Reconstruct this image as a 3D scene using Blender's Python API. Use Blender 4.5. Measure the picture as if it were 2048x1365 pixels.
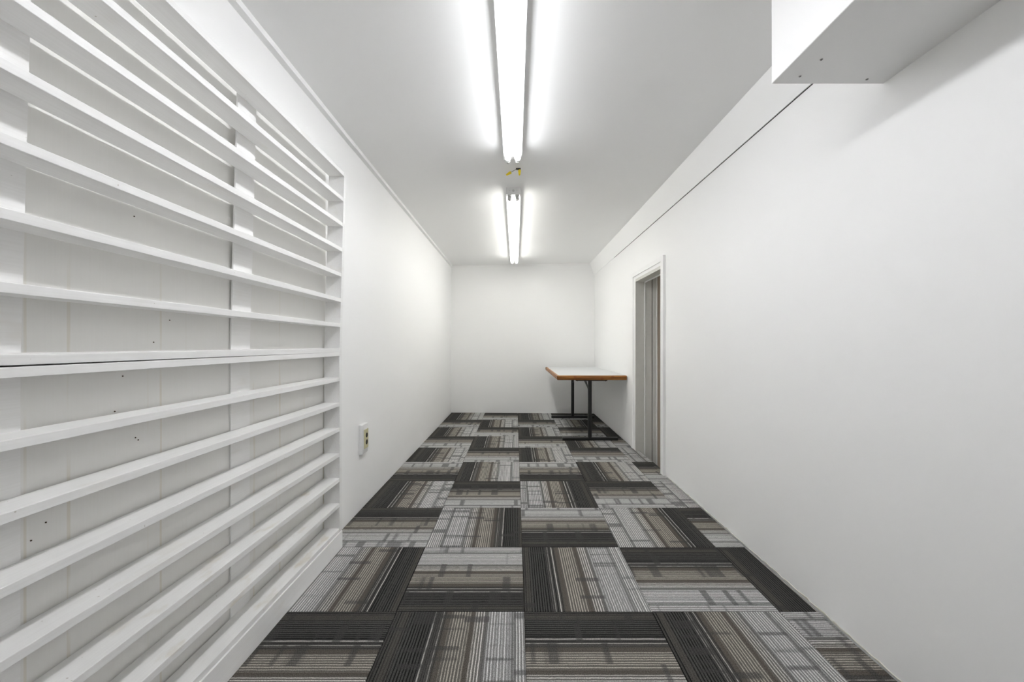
import bpy, bmesh, math, random
from mathutils import Vector, Matrix

random.seed(7)
for o in list(bpy.data.objects):
    bpy.data.objects.remove(o, do_unlink=True)
scene = bpy.context.scene
COL = scene.collection

# All measures are in camera heights; S turns them into metres.
S = 1.1
F_PX, W_PX = 800.0, 2048.0

# ------------------------------------------------------------------ camera
cam_d = bpy.data.cameras.new('camera')
cam_d.sensor_width = 36.0
cam_d.lens = F_PX / W_PX * 36.0
cam_d.shift_x = -7.0 / W_PX
cam_d.shift_y = 6.5 / W_PX
cam_d.clip_start = 0.02
cam = bpy.data.objects.new('camera', cam_d)
cam.location = (0, 0, S)
cam.rotation_euler = (math.pi / 2, 0, 0)
COL.objects.link(cam)
scene.camera = cam

# ------------------------------------------------------------------ world, exposure
world = bpy.data.worlds.new('world')
scene.world = world
world.use_nodes = True
world.node_tree.nodes['Background'].inputs[0].default_value = (0.9, 0.95, 1.0, 1)
world.node_tree.nodes['Background'].inputs[1].default_value = 0.0
scene.view_settings.view_transform = 'Standard'
scene.view_settings.look = 'None'
scene.view_settings.exposure = 1.28
scene.cycles.max_bounces = 14
scene.cycles.diffuse_bounces = 12
scene.cycles.glossy_bounces = 3
scene.cycles.use_light_tree = False
scene.view_settings.gamma = 1.0
scene.view_settings.use_curve_mapping = False
TUBE_POWER = 8.0

# ------------------------------------------------------------------ helpers
WLOC = {}


def srgb(r, g, b):
    def f(c):
        c /= 255.0
        return c / 12.92 if c <= 0.04045 else ((c + 0.055) / 1.055) ** 2.4
    return (f(r), f(g), f(b), 1.0)


def empty(name, loc, parent=None):
    o = bpy.data.objects.new(name, None)
    o.empty_display_size = 0.05
    COL.objects.link(o)
    w = Vector(loc) * S
    WLOC[o] = w
    if parent:
        o.parent = parent
        o.location = w - WLOC[parent]
    else:
        o.location = w
    return o


def tag(o, label=None, cat=None, group=None, kind=None):
    if label: o['label'] = label
    if cat: o['category'] = cat
    if group: o['group'] = group
    if kind: o['kind'] = kind
    return o


def mk(name, bm, mat, parent=None, loc=None, bevel=0.0, seg=2, smooth=False):
    """Link a bmesh (in camera heights, world axes) as one object."""
    bmesh.ops.recalc_face_normals(bm, faces=bm.faces)
    if bevel > 0:
        bmesh.ops.bevel(bm, geom=list(bm.edges), offset=bevel, segments=seg, profile=0.5, affect='EDGES')
    if loc is None:
        xs = [v.co for v in bm.verts]
        mn = [min(c[i] for c in xs) for i in range(3)]
        mx = [max(c[i] for c in xs) for i in range(3)]
        loc = ((mn[0] + mx[0]) / 2, (mn[1] + mx[1]) / 2, mn[2])
    w = Vector(loc) * S
    for v in bm.verts:
        v.co = v.co * S - w
    me = bpy.data.meshes.new(name)
    bm.to_mesh(me)
    bm.free()
    if smooth:
        for p in me.polygons:
            p.use_smooth = True
        try:
            me.set_sharp_from_angle(angle=math.radians(40))
        except Exception:
            pass
    if mat:
        me.materials.append(mat)
    o = bpy.data.objects.new(name, me)
    COL.objects.link(o)
    WLOC[o] = w
    if parent:
        o.parent = parent
        o.location = w - WLOC[parent]
    else:
        o.location = w
    return o


def box(bm, x0, x1, y0, y1, z0, z1):
    vs = [bm.verts.new((x, y, z)) for x in (x0, x1) for y in (y0, y1) for z in (z0, z1)]
    for f in ((0, 1, 3, 2), (4, 6, 7, 5), (0, 4, 5, 1), (2, 3, 7, 6), (0, 2, 6, 4), (1, 5, 7, 3)):
        bm.faces.new([vs[i] for i in f])


def nb(*a):
    bm = bmesh.new()
    if a:
        box(bm, *a)
    return bm


def prism(bm, pts, fn, a, b):
    """Extrude 2D points between a and b; fn(p, t) -> 3D point."""
    A = [bm.verts.new(fn(p, a)) for p in pts]
    B = [bm.verts.new(fn(p, b)) for p in pts]
    n = len(pts)
    bm.faces.new(A)
    bm.faces.new(B[::-1])
    for i in range(n):
        bm.faces.new([A[i], A[(i + 1) % n], B[(i + 1) % n], B[i]])


def alongY(p, t): return (p[0], t, p[1])
def alongZ(p, t): return (p[0], p[1], t)
def alongX(p, t): return (t, p[0], p[1])


def tube(bm, p0, p1, r0, r1=None, n=20, caps=True):
    r1 = r0 if r1 is None else r1
    p0, p1 = Vector(p0), Vector(p1)
    d = (p1 - p0).normalized()
    a = d.orthogonal().normalized()
    b = d.cross(a)
    A = [bm.verts.new(p0 + r0 * (a * math.cos(2 * math.pi * i / n) + b * math.sin(2 * math.pi * i / n))) for i in range(n)]
    B = [bm.verts.new(p1 + r1 * (a * math.cos(2 * math.pi * i / n) + b * math.sin(2 * math.pi * i / n))) for i in range(n)]
    for i in range(n):
        bm.faces.new([A[i], A[(i + 1) % n], B[(i + 1) % n], B[i]])
    if caps:
        bm.faces.new(A[::-1])
        bm.faces.new(B)


def struct(o, label=None):
    o['kind'] = 'structure'
    if label: o['label'] = label
    return o


def copy_tree(o, parent=None):
    c = o.copy()
    COL.objects.link(c)
    if parent:
        c.parent = parent
    for ch in o.children:
        copy_tree(ch, c)
    return c

# ------------------------------------------------------------------ materials


class N:
    def __init__(self, name):
        self.m = bpy.data.materials.new(name)
        self.m.use_nodes = True
        self.t = self.m.node_tree
        self.b = self.t.nodes['Principled BSDF']

    def n(self, typ, **kw):
        x = self.t.nodes.new(typ)
        for k, v in kw.items():
            setattr(x, k, v)
        return x

    def l(self, a, b):
        self.t.links.new(a, b)

    def math(self, op, a, b=None, c=None, clamp=False):
        x = self.n('ShaderNodeMath', operation=op)
        x.use_clamp = clamp
        for i, v in enumerate((a, b, c)):
            if v is None: continue
            if isinstance(v, (int, float)): x.inputs[i].default_value = v
            else: self.l(v, x.inputs[i])
        return x.outputs[0]

    def mix(self, fac, a, b, mode='MIX'):
        x = self.n('ShaderNodeMix', data_type='RGBA', blend_type=mode)
        for s, v in ((x.inputs[0], fac), (x.inputs[6], a), (x.inputs[7], b)):
            if isinstance(v, (int, float)): s.default_value = v
            elif isinstance(v, tuple): s.default_value = v
            else: self.l(v, s)
        return x.outputs[2]

    def ramp(self, fac, stops, interp='LINEAR'):
        x = self.n('ShaderNodeValToRGB')
        x.color_ramp.interpolation = interp
        e = x.color_ramp.elements
        while len(e) > 1: e.remove(e[-1])
        e[0].position = stops[0][0]; e[0].color = stops[0][1]
        for p, c in stops[1:]:
            q = e.new(p); q.color = c
        self.l(fac, x.inputs[0])
        return x.outputs[0]

    def smooth(self, v, lo, hi):
        x = self.n('ShaderNodeMapRange', interpolation_type='SMOOTHSTEP')
        self.l(v, x.inputs[0])
        x.inputs[1].default_value = lo; x.inputs[2].default_value = hi
        return x.outputs[0]

    def noise(self, vec=None, scale=5, detail=2, dim='3D', w=None, rough=0.5):
        x = self.n('ShaderNodeTexNoise', noise_dimensions=dim)
        x.inputs['Scale'].default_value = scale
        x.inputs['Detail'].default_value = detail
        x.inputs['Roughness'].default_value = rough
        if vec is not None: self.l(vec, x.inputs['Vector'])
        if w is not None: self.l(w, x.inputs['W'])
        return x.outputs[0]

    def mapping(self, vec, scale=(1, 1, 1), loc=(0, 0, 0)):
        x = self.n('ShaderNodeMapping')
        x.inputs['Scale'].default_value = scale
        x.inputs['Location'].default_value = loc
        self.l(vec, x.inputs[0])
        return x.outputs[0]

    def objco(self):
        return self.n('ShaderNodeTexCoord').outputs['Object']

    def worldco(self):
        return self.n('ShaderNodeNewGeometry').outputs['Position']

    def bump(self, h, strength=0.2, dist=0.002):
        x = self.n('ShaderNodeBump')
        x.inputs['Strength'].default_value = strength
        x.inputs['Distance'].default_value = dist
        self.l(h, x.inputs['Height'])
        self.l(x.outputs[0], self.b.inputs['Normal'])

    def set(self, col=None, rough=None, metal=None, spec=None):
        if col is not None:
            if isinstance(col, tuple): self.b.inputs['Base Color'].default_value = col
            else: self.l(col, self.b.inputs['Base Color'])
        if rough is not None: self.b.inputs['Roughness'].default_value = rough
        if metal is not None: self.b.inputs['Metallic'].default_value = metal
        if spec is not None: self.b.inputs['Specular IOR Level'].default_value = spec
        return self.m


def m_paint(name, c1, c2, rough=0.55, bump=0.0, nscale=180, spec=0.25):
    k = N(name)
    p = k.worldco()
    col = k.mix(k.noise(p, 1.3, 1), c1, c2)
    if bump:
        k.bump(k.noise(p, nscale, 0), bump, 0.001)
    return k.set(col, rough, spec=spec)


M_WALL = m_paint('wall_paint', (0.897, 0.897, 0.893, 1), (0.912, 0.912, 0.908, 1), 0.5)
M_CEIL = m_paint('ceiling_paint', (0.892, 0.892, 0.888, 1), (0.905, 0.905, 0.90, 1), 0.6)
M_TRIM = m_paint('trim_paint', (0.87, 0.87, 0.865, 1), (0.89, 0.89, 0.885, 1), 0.4)


def m_rack(name, stain):
    k = N(name)
    p = k.worldco()
    g = k.noise(k.mapping(p, (220, 4, 220)), 1, 1)
    base = k.mix(k.smooth(g, 0.3, 0.75), (0.865, 0.862, 0.855, 1), (0.835, 0.832, 0.822, 1))
    sp = k.smooth(k.noise(k.mapping(p, (5, 2.2, 5)), 3, 4), 0.56, 0.74)
    base = k.mix(k.math('MULTIPLY', sp, stain), base, (0.62, 0.56, 0.45, 1))
    dots = k.smooth(k.noise(p, 90, 1), 0.79, 0.82)
    base = k.mix(k.math('MULTIPLY', dots, 0.5), base, (0.30, 0.24, 0.17, 1))
    return k.set(base, 0.45, spec=0.3)


M_RACK = m_rack('rack_paint', 0.15)
M_RACK_LOW = m_rack('rack_paint_stained', 0.55)


def m_panel():
    k = N('backing_panel_paint')
    p = k.worldco()
    sep = k.n('ShaderNodeSeparateXYZ'); k.l(p, sep.inputs[0])
    y = sep.outputs[1]; z = sep.outputs[2]
    # thin vertical drip stains, each with its own start height
    d = k.noise(None, 46, 1.0, '1D', y)
    line = k.smooth(d, 0.69, 0.735)
    low = k.smooth(z, 1.32 * S, 0.95 * S)
    reach = k.smooth(k.noise(k.mapping(p, (1, 9, 0.9)), 3, 2), 0.42, 0.56)
    fine = k.noise(k.mapping(p, (1, 260, 5)), 1, 2)
    base = k.mix(fine, (0.79, 0.785, 0.76, 1), (0.82, 0.815, 0.795, 1))
    base = k.mix(k.math('MULTIPLY', k.math('MULTIPLY', k.math('MULTIPLY', line, reach), low), 0.30), base, (0.55, 0.47, 0.30, 1))
    return k.set(base, 0.55, spec=0.3)


M_PANEL = m_panel()


def m_plain(name, col, rough=0.5, metal=0.0, var=0.08, scale=30):
    k = N(name)
    f = k.noise(k.objco(), scale, 3)
    c2 = tuple(max(0, c * (1 - var)) for c in col[:3]) + (1,)
    return k.set(k.mix(f, col, c2), rough, metal)


M_DARK = m_plain('dark_gap', (0.015, 0.013, 0.012, 1), 0.9)
M_SUB = m_plain('dark_subfloor', (0.045, 0.03, 0.015, 1), 0.9, 0, 0.6, 12)
M_ENAMEL = m_plain('fixture_enamel', (0.80, 0.80, 0.79, 1), 0.3, 0, 0.03)
M_HOLDER = m_plain('lamp_holder_plastic', (0.60, 0.60, 0.58, 1), 0.45)
M_CAP = m_plain('tube_cap_metal', (0.45, 0.45, 0.44, 1), 0.35, 0.9)
M_IVORY = m_plain('ivory_plastic', srgb(205, 198, 160), 0.35)
M_PLASTIC = m_plain('white_plastic', (0.80, 0.80, 0.80, 1), 0.35)
M_BLACK = m_plain('black_steel', (0.010, 0.010, 0.010, 1), 0.38, 0, 0.3)
M_STRUT = m_plain('grey_steel', (0.18, 0.18, 0.17, 1), 0.4, 0.4)
M_YELLOW = m_plain('yellow_plastic', srgb(250, 226, 40), 0.4)
M_WIRE = m_plain('wire_insulation', srgb(120, 118, 112), 0.5)
M_NAIL = m_plain('rusty_nail', srgb(70, 55, 35), 0.7)
M_JAMB = m_plain('jamb_paint', (0.66, 0.65, 0.61, 1), 0.5)
M_BROWN = m_plain('brown_board', (0.52, 0.44, 0.36, 1), 0.6)


def m_laminate():
    k = N('grey_laminate')
    f = k.noise(k.objco(), 60, 4)
    return k.set(k.mix(f, (0.60, 0.62, 0.63, 1), (0.66, 0.67, 0.68, 1)), 0.28, spec=0.5)


M_LAM = m_laminate()


def m_oak(axis):
    k = N('oak_edge_' + axis)
    p = k.objco()
    sc = (3, 60, 60) if axis == 'x' else (60, 3, 60)
    g = k.noise(k.mapping(p, sc), 1, 4)
    col = k.ramp(g, [(0.28, srgb(92, 50, 12)), (0.5, srgb(150, 94, 34)), (0.72, srgb(190, 134, 66))])
    wear = k.smooth(k.noise(k.mapping(p, (1, 1, 1)), 14, 3), 0.58, 0.72)
    col = k.mix(k.math('MULTIPLY', wear, 0.45), col, srgb(120, 50, 15))
    return k.set(col, 0.4)


M_OAKX = m_oak('x')
M_OAKY = m_oak('y')


def m_tubeglow(name, col):
    k = N(name)
    k.set((0.9, 0.9, 0.9, 1), 0.3)
    k.b.inputs['Emission Color'].default_value = col
    k.b.inputs['Emission Strength'].default_value = TUBE_POWER
    return k.m


M_COOL = m_tubeglow('tube_cool_white', (0.96, 0.97, 1.0, 1))
M_WARM = m_tubeglow('tube_warm_white', (1.0, 0.993, 0.945, 1))

PITCH_X, PITCH_Y = 0.4775, 0.4752


def yarn(r, g, b):
    m = (r + g + b) / 3.0
    return srgb(*(m + (c - m) * 0.62 for c in (r, g, b)))


def m_carpet():
    k = N('loop_pile_carpet')
    co = k.objco()
    sep = k.n('ShaderNodeSeparateXYZ'); k.l(co, sep.inputs[0])
    rnd = k.n('ShaderNodeObjectInfo').outputs['Random']
    u = k.math('MULTIPLY_ADD', sep.outputs[0], 1 / (PITCH_X * S), 0.5)   # dark 0 -> light 1
    v = k.math('MULTIPLY_ADD', sep.outputs[1], 1 / (PITCH_Y * S), 0.5)
    # slight waviness of the tufted rows
    wob = k.noise(k.mapping(co, (6, 14, 1)), 1, 2)
    u2 = k.math('MULTIPLY_ADD', wob, 0.006, u)
    rn2 = k.math('FRACT', k.math('MULTIPLY', rnd, 37.7))
    us = k.math('ADD', u2, k.math('MULTIPLY_ADD', rnd, 0.08, -0.042))
    us = k.math('POWER', k.math('MAXIMUM', us, 0.0), k.math('MULTIPLY_ADD', rn2, 0.26, 0.87))
    D0, D1 = yarn(66, 64, 60), yarn(22, 21, 20)
    ground = k.ramp(us, [
        (0.00, yarn(70, 68, 64)), (0.05, yarn(80, 76, 70)), (0.08, yarn(78, 75, 69)), (0.10, yarn(74, 73, 70)),
        (0.24, yarn(70, 69, 66)), (0.27, yarn(60, 59, 57)), (0.29, yarn(74, 72, 69)), (0.36, yarn(76, 73, 69)),
        (0.375, yarn(92, 85, 75)), (0.40, yarn(90, 83, 73)), (0.415, yarn(100, 95, 86)), (0.545, yarn(104, 99, 90)),
        (0.56, yarn(90, 83, 73)), (0.585, yarn(92, 85, 75)), (0.60, yarn(106, 102, 95)), (0.66, yarn(112, 109, 104)),
        (0.68, yarn(108, 106, 102)), (0.71, yarn(130, 129, 127)), (0.86, yarn(140, 139, 138)), (0.88, yarn(114, 113, 111)),
        (0.91, yarn(118, 117, 115)), (0.93, yarn(132, 131, 129)), (1.0, yarn(130, 129, 127))])
    lines = k.ramp(us, [
        (0.00, yarn(30, 29, 28)), (0.03, yarn(32, 31, 30)), (0.04, yarn(70, 66, 60)), (0.07, yarn(68, 64, 59)), (0.085, yarn(34, 33, 31)),
        (0.27, yarn(26, 25, 24)), (0.285, yarn(205, 200, 190)), (0.30, yarn(60, 58, 55)), (0.32, yarn(24, 23, 22)), (0.335, yarn(198, 193, 182)),
        (0.35, yarn(34, 32, 30)), (0.375, yarn(92, 85, 75)), (0.40, yarn(90, 83, 73)), (0.415, yarn(172, 163, 146)), (0.545, yarn(178, 169, 152)),
        (0.56, yarn(94, 87, 77)), (0.585, yarn(94, 87, 77)), (0.60, yarn(192, 186, 175)), (0.66, yarn(208, 204, 197)), (0.68, yarn(84, 82, 80)),
        (0.71, yarn(206, 205, 203)), (0.86, yarn(210, 209, 207)), (0.88, yarn(104, 103, 102)), (0.91, yarn(206, 205, 202)), (1.0, yarn(216, 215, 212))])
    s = k.math('SINE', k.math('MULTIPLY', u2, 2 * math.pi * 48))
    irr = k.noise(None, 95, 1, '1D', k.math('ADD', u2, k.math('MULTIPLY', rnd, 9)))
    brk = k.noise(k.mapping(co, (160, 40, 1)), 1, 1)
    lsum = k.math('ADD', k.math('ADD', s, k.math('MULTIPLY_ADD', irr, 2.4, -1.2)), k.math('MULTIPLY_ADD', brk, 1.0, -0.5))
    lm = k.smooth(lsum, -0.05, 0.85)
    col = k.mix(lm, ground, lines)
    # darker yarn patches that cross the rows
    cell = k.math('FLOOR', k.math('MULTIPLY_ADD', us, 5.2, 0.35))
    cv = k.n('ShaderNodeCombineXYZ')
    k.l(k.math('MULTIPLY', cell, 7.31), cv.inputs[0])
    k.l(k.math('MULTIPLY_ADD', v, 8.5, k.math('MULTIPLY', rnd, 50)), cv.inputs[1])
    bl = k.noise(cv.outputs[0], 1.0, 1.0)
    edge = k.math('MULTIPLY_ADD', k.noise(k.mapping(co, (70, 70, 1)), 1, 2), 0.05, -0.025)
    wn = k.n('ShaderNodeTexWhiteNoise', noise_dimensions='2D')
    c2v = k.n('ShaderNodeCombineXYZ')
    k.l(cell, c2v.inputs[0]); k.l(rnd, c2v.inputs[1])
    k.l(c2v.outputs[0], wn.inputs['Vector'])
    thr = k.math('MULTIPLY_ADD', wn.outputs['Value'], -0.10, k.math('ADD', bl, edge))
    bm_ = k.smooth(thr, 0.535, 0.62)
    amount = k.math('MULTIPLY', bm_, 0.70)
    patch = k.ramp(us, [(0.0, yarn(62, 61, 59)), (0.35, yarn(68, 67, 65)), (0.6, yarn(80, 78, 77)), (1.0, yarn(92, 91, 92))])
    col = k.mix(amount, col, patch)
    # loop grain
    gr = k.noise(co, 300, 1, rough=0.7)
    gain = k.math('MULTIPLY_ADD', gr, 2.2, -0.10)
    gc = k.n('ShaderNodeCombineColor')
    for i in range(3): k.l(gain, gc.inputs[i])
    col = k.mix(1.0, col, gc.outputs[0], 'MULTIPLY')
    h = k.math('ADD', k.math('MULTIPLY', s, 0.25), gr)
    k.bump(h, 0.5, 0.003)
    return k.set(col, 0.95, spec=0.1)


M_CARPET = m_carpet()

# ------------------------------------------------------------------ room shell
XL, XR = -0.940, 1.140
YF = -1.75                          # wall behind the camera
YB_L, YB_R = 5.85, 5.775            # far wall runs slightly askew


def yback(x): return YB_L + (YB_R - YB_L) * (x - XL) / (XR - XL)
def hceil(x): return 1.157 + 0.012 * x


# floor slab
D0, D1 = 3.10, 3.757                # doorway near and far side
bm = bmesh.new()
prism(bm, [(XL - .1, YF - .1), (XR + .03, YF - .1), (XR + .03, 6.0), (XL - .1, 6.0)], alongZ, -0.06, -0.008)
floor = struct(mk('floor', bm, M_SUB, loc=(0, 2, -0.06)), 'floor of patterned grey carpet tiles')

# ceiling (slightly out of level)
bm = bmesh.new()
pts = [(XL - .1, 1 + hceil(XL - .1)), (XR + .1, 1 + hceil(XR + .1)), (XR + .1, 2.3), (XL - .1, 2.3)]
prism(bm, pts, alongY, YF - .1, 6.0)
struct(mk('ceiling', bm, M_CEIL), 'plain white painted ceiling')

bm = nb(XL - .1, XL, YF, 6.0, -0.06, 2.2)
wall_left = struct(mk('wall_left', bm, M_WALL), 'long white wall carrying the slatted rack')

DOOR_H = 0.592
bm = bmesh.new()
box(bm, XR, XR + .075, YF, D0, -0.06, 2.2)
box(bm, XR, XR + .075, D1, 6.0, -0.06, 2.2)
box(bm, XR, XR + .075, D0, D1, 1 + DOOR_H, 2.2)
wall_right = struct(mk('wall_right', bm, M_WALL), 'long white wall with the doorway')

bm = bmesh.new()
prism(bm, [(XL - .1, yback(XL - .1)), (XR + .1, yback(XR + .1)), (XR + .1, 6.0), (XL - .1, 6.0)], alongZ, -0.06, 2.2)
struct(mk('wall_back', bm, M_WALL), 'white end wall behind the table')
bm = nb(XL - .1, XR + .1, YF - .1, YF, -0.06, 2.2)
struct(mk('wall_front', bm, M_WALL), 'white wall behind the camera')

# ragged lip of old paint where the right wall meets the carpet
bm = bmesh.new()
prev = None
y = 0.75
while y < 3.03:
    top = random.uniform(0.0035, 0.008) + (0.004 if random.random() < 0.15 else 0)
    bot = random.uniform(0.0005, 0.003)
    cur = [bm.verts.new(c) for c in ((XR - .0032, y, bot), (XR - .0026, y, top), (XR + .001, y, top + .001), (XR + .001, y, bot))]
    if prev:
        for i in range(4):
            bm.faces.new([prev[i], prev[(i + 1) % 4], cur[(i + 1) % 4], cur[i]])
    else:
        bm.faces.new(cur)
    prev = cur
    y += random.uniform(0.008, 0.035)
bm.faces.new(prev[::-1])
mk('paint_lip', bm, m_plain('old_cream_paint', srgb(214, 211, 202), 0.6, 0, 0.25, 40), wall_right)

# ceiling trim along the left wall in two lengths with an open joint
def left_trim(name, y0, y1, dz, lab):
    bm = bmesh.new()
    x1 = -0.914
    prism(bm, [(XL - .002, 2.1225 + dz), (x1, 2.1225 + dz), (x1, 1 + hceil(x1) + .004), (XL - .002, 1 + hceil(XL) + .004)], alongY, y0, y1)
    return struct(mk(name, bm, M_TRIM, bevel=0.0008, seg=1), lab)
left_trim('trim_1', YF, 2.290, 0.0, 'nearer length of white ceiling trim on the rack wall')
left_trim('trim_2', 2.294, 5.83, 0.0015, 'farther length of white ceiling trim on the rack wall')
bm = bmesh.new()
prism(bm, [(-0.914, yback(-.914) - .007), (1.075, yback(1.075) - .007), (1.075, yback(1.075) + .002), (-0.914, yback(-.914) + .002)], alongZ, 2.128, 2.168)
for v in bm.verts:
    if v.co.z < 2.14: v.co.z = 1 + hceil(v.co.x) - 0.026
struct(mk('trim_3', bm, M_TRIM), 'thin white ceiling trim on the end wall')

# sloped board between ceiling and right wall, open joint under it
Y_SOF = 1.2425
bm = bmesh.new()
prism(bm, [(XR + .002, 2.000), (XR - .007, 2.000), (1.075, 1 + hceil(1.075) + .003), (XR + .002, 1 + hceil(XR) + .003)], alongY, Y_SOF - .002, 5.80)
cove = struct(mk('trim_4', bm, M_WALL), 'sloping white board along the top of the doorway wall')
bm = nb(XR - .002, XR + .001, Y_SOF, 4.6, 1.9975, 2.0005)
mk('open_joint', bm, M_DARK, cove)

# boxed-in duct above the right wall
bm = nb(0.795, XR + .002, YF, Y_SOF, 1.809, 2.19)
sof = struct(mk('soffit', bm, M_WALL, bevel=0.0015, seg=1), 'boxed-in white bulkhead under the ceiling on the doorway wall')
for (x, y) in ((0.868, 1.135), (0.858, 1.206), (1.072, 1.220)):
    bm = bmesh.new()
    tube(bm, (x, y, 1.8095), (x, y, 1.8075), 0.0042, 0.0036, 10)
    mk('screw', bm, m_plain('screw_metal', (0.35, 0.34, 0.33, 1), 0.5, 0.6) if 'screw_metal' not in bpy.data.materials else bpy.data.materials['screw_metal'], sof)
    bm = bmesh.new()
    tube(bm, (x, y, 1.8076), (x, y, 1.8070), 0.0016, 0.0016, 6)
    mk('screw_recess', bm, M_DARK, sof)

# ------------------------------------------------------------------ doorway
door = struct(empty('door_1', (XR, (D0 + D1) / 2, 0)), 'open doorway with white moulded casing')
XF = 1.121
# near, far and head casing: thick outer band and thinner inner band
mk('side_casing', nb(XF, XR + .001, 3.040, 3.098, 0, 1.679), M_TRIM, door, bevel=0.0015, seg=2)
bm = bmesh.new()
prism(bm, [(XF, 3.890), (XR + .001, 3.890), (XR + .001, D1 + .004), (XF + .008, D1 + .004), (XF + .007, 3.832), (XF + .004, 3.828), (XF, 3.836)], alongZ, 0, 1.679)
mk('side_casing', bm, M_TRIM, door, bevel=0.0008, seg=1)
bm = bmesh.new()
prism(bm, [(XF, 1.679), (XR + .001, 1.679), (XR + .001, 1.591), (XF + .008, 1.591), (XF + .007, 1.642), (XF + .004, 1.646), (XF, 1.640)], alongY, 3.098, 3.836)
mk('head_casing', bm, M_TRIM, door, bevel=0.0008, seg=1)
# linings that run through the wall
mk('jamb', nb(1.128, 1.212, D1 - .004, D1 + .02, -0.25, 1 + DOOR_H), M_JAMB, door)
mk('jamb', nb(1.128, 1.212, D0 - .02, D0 + .004, -0.25, 1 + DOOR_H), M_JAMB, door)
mk('head_jamb', nb(1.128, 1.212, D0, D1, 1 + DOOR_H - .006, 1 + DOOR_H + .02), M_JAMB, door)
mk('door_stop', nb(1.208, 1.216, D1 - .012, D1 + .02, -0.25, 1 + DOOR_H - .004), M_TRIM, door, bevel=0.001)
mk('door_stop', nb(1.208, 1.216, D0, D1, 1 + DOOR_H - .016, 1 + DOOR_H + .01), M_TRIM, door, bevel=0.001)
mk('sill', nb(XR - .008, 1.170, D0, D1, -0.25, -0.006), M_SUB, door)
# what shows beyond the doorway: side boards of the lower landing
struct(mk('wall_landing_side', nb(1.216, 1.279, D1 - .002, D1 + .06, -0.45, 1.72), M_JAMB), 'painted return wall just beyond the doorway')
land = struct(mk('wall_landing_far', nb(1.286, 1.80, D1 + .012, D1 + .06, -0.45, 1.72), M_BROWN), 'brownish wall of the landing beyond the doorway')
mk('board', nb(1.287, 1.320, D1 - .006, D1 + .012, -0.45, 1.70), M_JAMB, land, bevel=0.001)
mk('edge_strip', nb(1.320, 1.329, D1 - .012, D1 + .012, -0.45, 1.70), M_TRIM, land, bevel=0.001)
struct(mk('wall_landing_end', nb(1.80, 1.85, D0 - .1, D1 + .06, -0.45, 1.72), M_WALL), 'end wall of the landing beyond the doorway')
struct(mk('wall_landing_near', nb(1.216, 1.85, D0 - .08, D0, -0.45, 1.72), M_WALL), 'near wall of the landing beyond the doorway')
struct(mk('floor_landing', nb(1.170, 1.85, D0 - .08, D1 + .06, -0.47, -0.42), M_SUB), 'lower floor beyond the doorway')
struct(mk('ceiling_landing', nb(1.2155, 1.85, D0 - .08, D1 + .06, 1.66, 1.72), M_JAMB), 'low ceiling beyond the doorway')

# ------------------------------------------------------------------ carpet tiles
TX0, TX1, TY0 = XL + .003, XR - .008, YF + .003
ROWS = {1: 'SESEN', 2: 'WNESE', 3: 'SWNWS', 4: 'ESWSW', 5: 'NENES', 6: 'ESESW', 7: 'SESES', 8: 'ESESE', 9: 'SESWS', 10: 'ESESE',
        0: 'ESWSE', -1: 'SENES', -2: 'WSESW', -3: 'SENES', -4: 'ESWSE', -5: 'NESEN'}
ANG = {'E': 0, 'N': math.pi / 2, 'W': math.pi, 'S': -math.pi / 2}
tile_mesh = {}


def tile_piece(cx, cy, d, x0, x1, y0, y1, slant=False):
    """One carpet tile, cut to the room; its pattern turns with the object."""
    g = 0.0007
    x0, x1, y0, y1 = x0 + g, x1 - g, y0 + g, y1 - g
    if x1 - x0 < .004 or y1 - y0 < .004: return
    key = (d if slant else 0, round((x0 - cx), 4), round((x1 - cx), 4), round((y0 - cy), 4), round((y1 - cy), 4), d)
    a = ANG[d]
    if key not in tile_mesh:
        bm = bmesh.new()
        yb0 = min(y1, yback(x0) - .003); yb1 = min(y1, yback(x1) - .003)
        prism(bm, [(x0, y0), (x1, y0), (x1, yb1), (x0, yb0)], alongZ, -0.008, 0.0)
        R = Matrix.Rotation(-a, 3, 'Z')
        for v in bm.verts:
            v.co = R @ ((v.co - Vector((cx, cy, 0))) * S)
        bmesh.ops.recalc_face_normals(bm, faces=bm.faces)
        e = [q for q in bm.edges if all(w.co.z > -1e-6 for w in q.verts)]
        bmesh.ops.bevel(bm, geom=e, offset=0.0012, segments=1, affect='EDGES')
        me = bpy.data.meshes.new('carpet_tile')
        bm.to_mesh(me); bm.free()
        me.materials.append(M_CARPET)
        tile_mesh[key] = me
    o = bpy.data.objects.new('carpet_tile', tile_mesh[key])
    COL.objects.link(o)
    o.parent = floor
    o.location = Vector((cx, cy, random.uniform(-0.0004, 0.0002))) * S - WLOC[floor]
    o.rotation_euler = (0, 0, a)


for j in range(-5, 11):
    ry0 = 1.4955 + (j - 1) * PITCH_Y - PITCH_Y
    ry1 = ry0 + PITCH_Y
    for i in range(5):
        rx0 = -0.9225 + i * PITCH_X
        rx1 = rx0 + PITCH_X
        cx, cy = (rx0 + rx1) / 2, (ry0 + ry1) / 2
        d = ROWS[j][i]
        X0 = TX0 if i == 0 else max(rx0, TX0)
        X1 = min(rx1, TX1)
        last = j == 10
        tile_piece(cx, cy, d, X0, X1, max(ry0, TY0), ry1 + (.1 if last else 0), slant=last)
        if i == 4 and ry1 > D0 and ry0 < D1:
            tile_piece(cx, cy, d, TX1 - .0012, 1.170, max(ry0, D0 + .004), min(ry1, D1 - .004))

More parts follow.
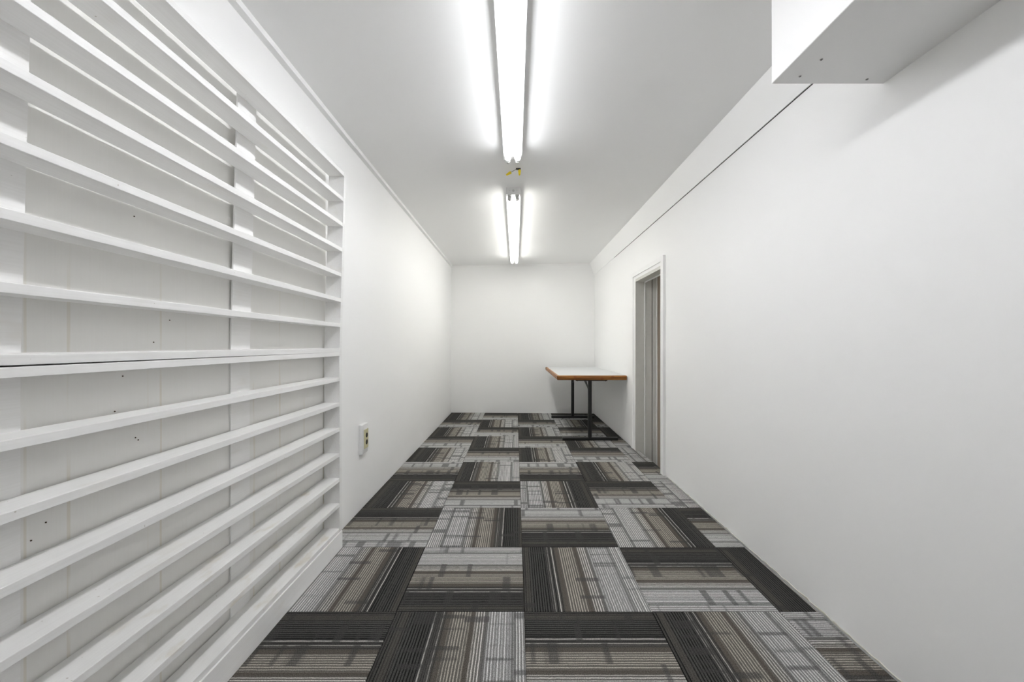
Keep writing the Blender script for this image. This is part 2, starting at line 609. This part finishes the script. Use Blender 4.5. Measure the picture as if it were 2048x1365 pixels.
# ------------------------------------------------------------------ slatted wall racks
YE0, YE1 = 1.945, 1.968             # far end board
YN = -0.30                          # near end, outside the picture
XFR = -0.856
T = 0.0185
PB = 0.1224
backing = mk('backing_panel', nb(XL - .001, -0.936, YN, 1.972, 0.02, 1.845), M_PANEL, wall_left)
for (px, py) in ((245, 752.8), (229, 823.5), (270.4, 876), (276, 880.5), (91.2, 1045.6), (61.5, 1082), (306.8, 685), (339, 640.7), (268, 433)):
    Y = -0.936 * F_PX / (px - 1031.0)
    z = 1 + (689.0 - py) / F_PX * Y
    bm = bmesh.new()
    tube(bm, (-0.9365, Y, z), (-0.9345, Y, z), 0.0016, 0.0014, 8)
    mk('nail', bm, M_NAIL, backing)


def rack(bottom, lab, mat, matlow, plinth, XBK, tu):
    root = empty('slatted_wall_rack', (XBK, (YN + YE1) / 2, 1 + bottom if not plinth else 0))
    tag(root, lab, 'rack', 'stacked white slatted wall racks')
    for kx in range(8):
        z0 = 1 + bottom + PB * kx
        nm = 'bottom_board' if kx == 0 else ('top_board' if kx == 7 else 'shelf')
        mm = matlow if (plinth and kx < 3) else mat
        wob = 0.0 if kx in (0, 7) else random.uniform(-0.0006, 0.0006)
        y1 = YE0 if 0 < kx < 7 else YE0
        mk(nm, nb(XBK, XFR + random.uniform(-.0005, .0005), YN + T, y1, z0 + wob, z0 + T + wob), mm, root, bevel=0.0011, seg=2)
    ztop = 1 + bottom + PB * 7 + T
    mk('end_board', nb(XBK - .001, XFR + .001, YE0, YE1, 1 + bottom, ztop), mat, root, bevel=0.0011, seg=2)
    mk('end_board', nb(XBK, XFR + .001, YN, YN + T, 1 + bottom, ztop), mat, root, bevel=0.0011, seg=2)
    for (a, b) in ((1.307, 1.400), (0.655, 0.752), (0.0, 0.095)):
        mk('upright', nb(XBK - tu, XBK + .0003, a, b, 1 + bottom, ztop), mat, root, bevel=0.0008, seg=1)
    if plinth:
        mk('plinth', nb(-0.874, -0.852, YN, 1.970, 0.0, 1 + bottom - .0012), mat, root, bevel=0.0008, seg=1)
    return root


low = rack(-0.9142, 'lower of the two stacked white slatted racks, standing on a plinth at the floor', M_RACK, M_RACK_LOW, True, -0.9300, 0.0055)
up = rack(-0.0345, 'upper of the two stacked white slatted racks, leaning slightly out from the wall', M_RACK, M_RACK_LOW, False, -0.9298, 0.0058)
up.rotation_euler = (-0.0025, math.radians(1.46), 0)

# ------------------------------------------------------------------ fluorescent lights


def fixture(y0, length, glow, lab):
    xc = -0.016
    top = 1 + hceil(xc) + .0012
    zb = 1 + 1.109
    y1 = y0 + length
    root = empty('fluorescent_light', (xc, (y0 + y1) / 2, zb))
    tag(root, lab, 'ceiling light', 'bare twin-tube ceiling lights')
    hw = 0.0540
    bm = bmesh.new()
    prism(bm, [(xc - hw, top), (xc + hw, top), (xc + hw, zb), (xc - hw, zb)], alongY, y0 + .003, y1 - .003)
    hs = mk('housing', bm, M_ENAMEL, root, bevel=0.0008, seg=1)
    for (ya, yb_) in ((y0, y0 + .004), (y1 - .004, y1)):
        ep = mk('end_plate', nb(xc - hw, xc + hw, ya, yb_, zb - .001, top), M_ENAMEL, root, bevel=0.0008, seg=1)
        f = ya if ya == y0 else yb_
        s = -1 if ya == y0 else 1
        bm = bmesh.new()
        tube(bm, (xc, f - s * .001, zb + .024), (xc, f + s * .0012, zb + .024), 0.0095, 0.0085, 18)
        mk('knockout', bm, M_HOLDER, ep)
        for dx in (-.027, .027):
            bm = bmesh.new()
            tube(bm, (xc + dx, f - s * .001, zb + .025), (xc + dx, f + s * .0008, zb + .025), 0.0045, 0.004, 8)
            for v in bm.verts: v.co.z = zb + .025 + (v.co.z - zb - .025) * .45
            mk('knockout', bm, M_HOLDER, ep)
    mk('cover_seam', nb(xc - .006, xc + .006, (y0 + y1) / 2 - .003, (y0 + y1) / 2 + .003, zb - .0018, zb + .001), M_HOLDER, hs)
    zt, r = 1 + 1.0905, 0.0168
    for dx in (-.0280, .0280):
        x = xc + dx
        bm = bmesh.new()
        tube(bm, (x, y0 + .052, zt), (x, y1 - .062, zt), r, r, 14, caps=False)
        tb = mk('tube', bm, glow, root, smooth=True)
        for (ya, yb_, ra, rb) in ((y0 + .038, y0 + .0525, r * .86, r * 1.01), (y1 - .0625, y1 - .048, r * 1.01, r * .86)):
            bm = bmesh.new()
            tube(bm, (x, ya, zt), (x, yb_, zt), ra, rb, 24)
            mk('end_cap', bm, M_CAP, tb, smooth=True)
        for yy, s in ((y0 + .024, 1), (y1 - .024, -1)):
            bm = bmesh.new()
            pr = []
            for q in range(13):
                a = math.pi + math.pi * q / 12
                pr.append((x + .0125 * math.cos(a), zt - .002 + .0125 * math.sin(a)))
            pr += [(x + .0155, zb + .002), (x - .0155, zb + .002)]
            prism(bm, pr, alongY, yy - .007, yy + .014 * s if s > 0 else yy + .007)
            so = mk('lamp_holder', bm, M_HOLDER, root, bevel=0.0006, seg=1)
            bm = bmesh.new()
            tube(bm, (x, yy - s * .0068, zt + .008), (x, yy - s * .0085, zt + .008), 0.0024, 0.002, 8)
            mk('screw', bm, M_DARK, so)
    return root


fixture(-0.020, 2.424, M_COOL, 'cool white twin-tube ceiling light nearest the camera, running out of the picture')
fixture(2.948, 2.424, M_WARM, 'warmer white twin-tube ceiling light over the far end of the room')

# ------------------------------------------------------------------ loose wires between the lights
hx, hy = 0.0185, 2.637
hz = 1 + hceil(hx)
wr = tag(empty('loose_wiring', (hx, hy, hz)), 'two capped wires hanging from a small hole between the ceiling lights', 'wiring')
mk('hole', nb(hx - .016, hx + .015, hy - .014, hy + .014, hz - .0016, hz + .002), M_DARK, wr)
for (p0, p1, p2) in (((hx - .004, hy, hz), (hx - .022, hy - .006, hz - .010), (hx - .052, hy - .012, hz - .030)),
                     ((hx + .007, hy - .004, hz), (hx + .010, hy - .014, hz - .012), (hx + .008, hy - .022, hz - .022))):
    bm = bmesh.new()
    tube(bm, p0, p1, 0.0016, None, 8)
    tube(bm, p1, p2, 0.0016, None, 8)
    w = mk('wire', bm, M_WIRE, wr, smooth=True)
    d = (Vector(p2) - Vector(p1)).normalized()
    if p2[0] > 0: d = Vector((-.02, -.25, -.95)).normalized()
    e = Vector(p2) + d * .032
    bm = bmesh.new()
    tube(bm, Vector(p2) - d * .003, Vector(p2) + d * .004, 0.0090, 0.0098, 12)
    tube(bm, Vector(p2) + d * .004, e, 0.0092, 0.0055, 12)
    mk('wire_connector', bm, M_YELLOW, w, smooth=True)

# ------------------------------------------------------------------ outlet on the left wall
Y0, Y1, Z0, Z1 = 2.402, 2.490, 1 - .668, 1 - .486
xo = -0.9150
ot = tag(empty('electrical_outlet', (XL, (Y0 + Y1) / 2, Z0)), 'white raised electrical outlet with ivory socket low on the wall past the racks', 'outlet')
bm = bmesh.new()
back = [(XL - .001, y, z) for (y, z) in ((Y0, Z0), (Y1, Z0), (Y1, Z1), (Y0, Z1))]
midp = [(xo - .004, y, z) for (y, z) in ((Y0, Z0 + .004), (Y1, Z0 + .004), (Y1, Z1 - .002), (Y0, Z1 - .002))]
fr = [(xo, y, z) for (y, z) in ((Y0 + .010, Z0 + .030), (Y1 - .010, Z0 + .030), (Y1 - .010, Z1 - .028), (Y0 + .010, Z1 - .028))]
L = [[bm.verts.new(p) for p in q] for q in (back, midp, fr)]
for a, b in ((0, 1), (1, 2)):
    for i in range(4):
        bm.faces.new([L[a][i], L[a][(i + 1) % 4], L[b][(i + 1) % 4], L[b][i]])
bm.faces.new(L[0][::-1]); bm.faces.new(L[2])
mk('cover', bm, M_PLASTIC, ot, bevel=0.0012, seg=2)
pl = mk('receptacle', nb(xo - .002, xo + .004, Y0 + .013, Y1 - .013, Z0 + .034, Z1 - .033), M_IVORY, ot, bevel=0.0012, seg=2)
for dz in (-.021, .021):
    bm = bmesh.new()
    zc, yc = (Z0 + Z1) / 2 + dz, (Y0 + Y1) / 2 + .004
    tube(bm, (xo + .003, yc, zc), (xo + .0048, yc, zc), 0.0155, 0.0150, 20)
    mk('socket', bm, M_DARK, pl)

# ------------------------------------------------------------------ table
TX_0, TX_1, TY_0, TY_1 = 0.421, 1.136, 4.060, 5.640
ZT, TH = 0.6815, 0.046
tb = tag(empty('folding_table', ((TX_0 + TX_1) / 2, (TY_0 + TY_1) / 2, 0)), 'grey-topped table with worn oak edge and black T-shaped legs in the corner', 'table')
EB = 0.020
mk('tabletop', nb(TX_0 + EB, TX_1 - EB, TY_0 + EB, TY_1 - EB, ZT - TH + .004, ZT), M_LAM, tb)


def rounded(r, w, h, n=5):
    """Edge profile: flat inside, rounded outside; x 0..w outwards."""
    p = [(0, 0)]
    for q in range(n + 1):
        a = -math.pi / 2 + math.pi / 2 * q / n
        p.append((w - r + r * math.cos(a), r + r * math.sin(a)))
    for q in range(n + 1):
        a = math.pi / 2 * q / n
        p.append((w - r + r * math.cos(a), h - r + r * math.sin(a)))
    p.append((0, h))
    return p


pf = rounded(.013, EB, TH)
for side in range(4):
    bm = bmesh.new()
    n = len(pf)

    def pt(p, end):
        ox, oz = p
        m = min(ox, EB - .006)        # mitred ends, corner knocked round
        zz = ZT - TH + oz
        if side == 0: return ((TX_0 + EB - m) if end == 0 else (TX_1 - EB + m), TY_0 + EB - ox, zz)
        if side == 1: return ((TX_0 + EB - m) if end == 0 else (TX_1 - EB + m), TY_1 - EB + ox, zz)
        if side == 2: return (TX_0 + EB - ox, (TY_0 + EB - m) if end == 0 else (TY_1 - EB + m), zz)
        return (TX_1 - EB + ox, (TY_0 + EB - m) if end == 0 else (TY_1 - EB + m), zz)
    A = [bm.verts.new(pt(p, 0)) for p in pf]
    B = [bm.verts.new(pt(p, 1)) for p in pf]
    bm.faces.new(A); bm.faces.new(B[::-1])
    for i in range(n):
        bm.faces.new([A[i], A[(i + 1) % n], B[(i + 1) % n], B[i]])
    mk('edge_strip', bm, (M_OAKX, M_LAM, M_OAKY, M_LAM)[side], tb, smooth=True)

XC = 0.775
zu = ZT - TH
for (yc, s) in ((4.170, 1), (5.425, -1)):
    # foot bar with chamfered top, post of square tube set on edge, top plate and brace
    bm = bmesh.new()
    prism(bm, [(yc - .023, 0), (yc + .023, 0), (yc + .023, .024), (yc + .016, .030), (yc - .016, .030), (yc - .023, .024)], alongX, XC - .288, XC + .288)
    mk('foot', bm, M_BLACK, tb, bevel=0.001, seg=1)
    bm = bmesh.new()
    r = 0.0185
    prism(bm, [(XC - r, yc - r * .55), (XC, yc - r * 1.15), (XC + r, yc - r * .55), (XC + r, yc + r), (XC - r, yc + r)], alongZ, 0.029, zu - .012)
    mk('post', bm, M_BLACK, tb, bevel=0.001, seg=1)
    mk('mounting_plate', nb(XC - .150, XC + .175, yc - .030, yc + .030, zu - .016, zu + .004), M_BLACK, tb, bevel=0.001, seg=1)
    bm = bmesh.new()
    prism(bm, [(XC - .020, zu - .100), (XC - .010, zu - .100), (XC - .052, zu - .010), (XC - .064, zu - .010)], alongY, yc + .004, yc + .010)
    mk('brace', bm, M_STRUT, tb)
    bm = bmesh.new()
    tube(bm, (XC, yc + s * .012, zu - .16), (XC, yc + s * .30, zu - .004), 0.006, None, 10)
    mk('brace', bm, M_BLACK, tb, smooth=True)
    for dx in (-.135, .160):
        bm = bmesh.new()
        tube(bm, (XC + dx, yc - .026, zu - .020), (XC + dx, yc - .026, zu - .012), 0.004, None, 8)
        mk('bolt', bm, M_BLACK, tb)
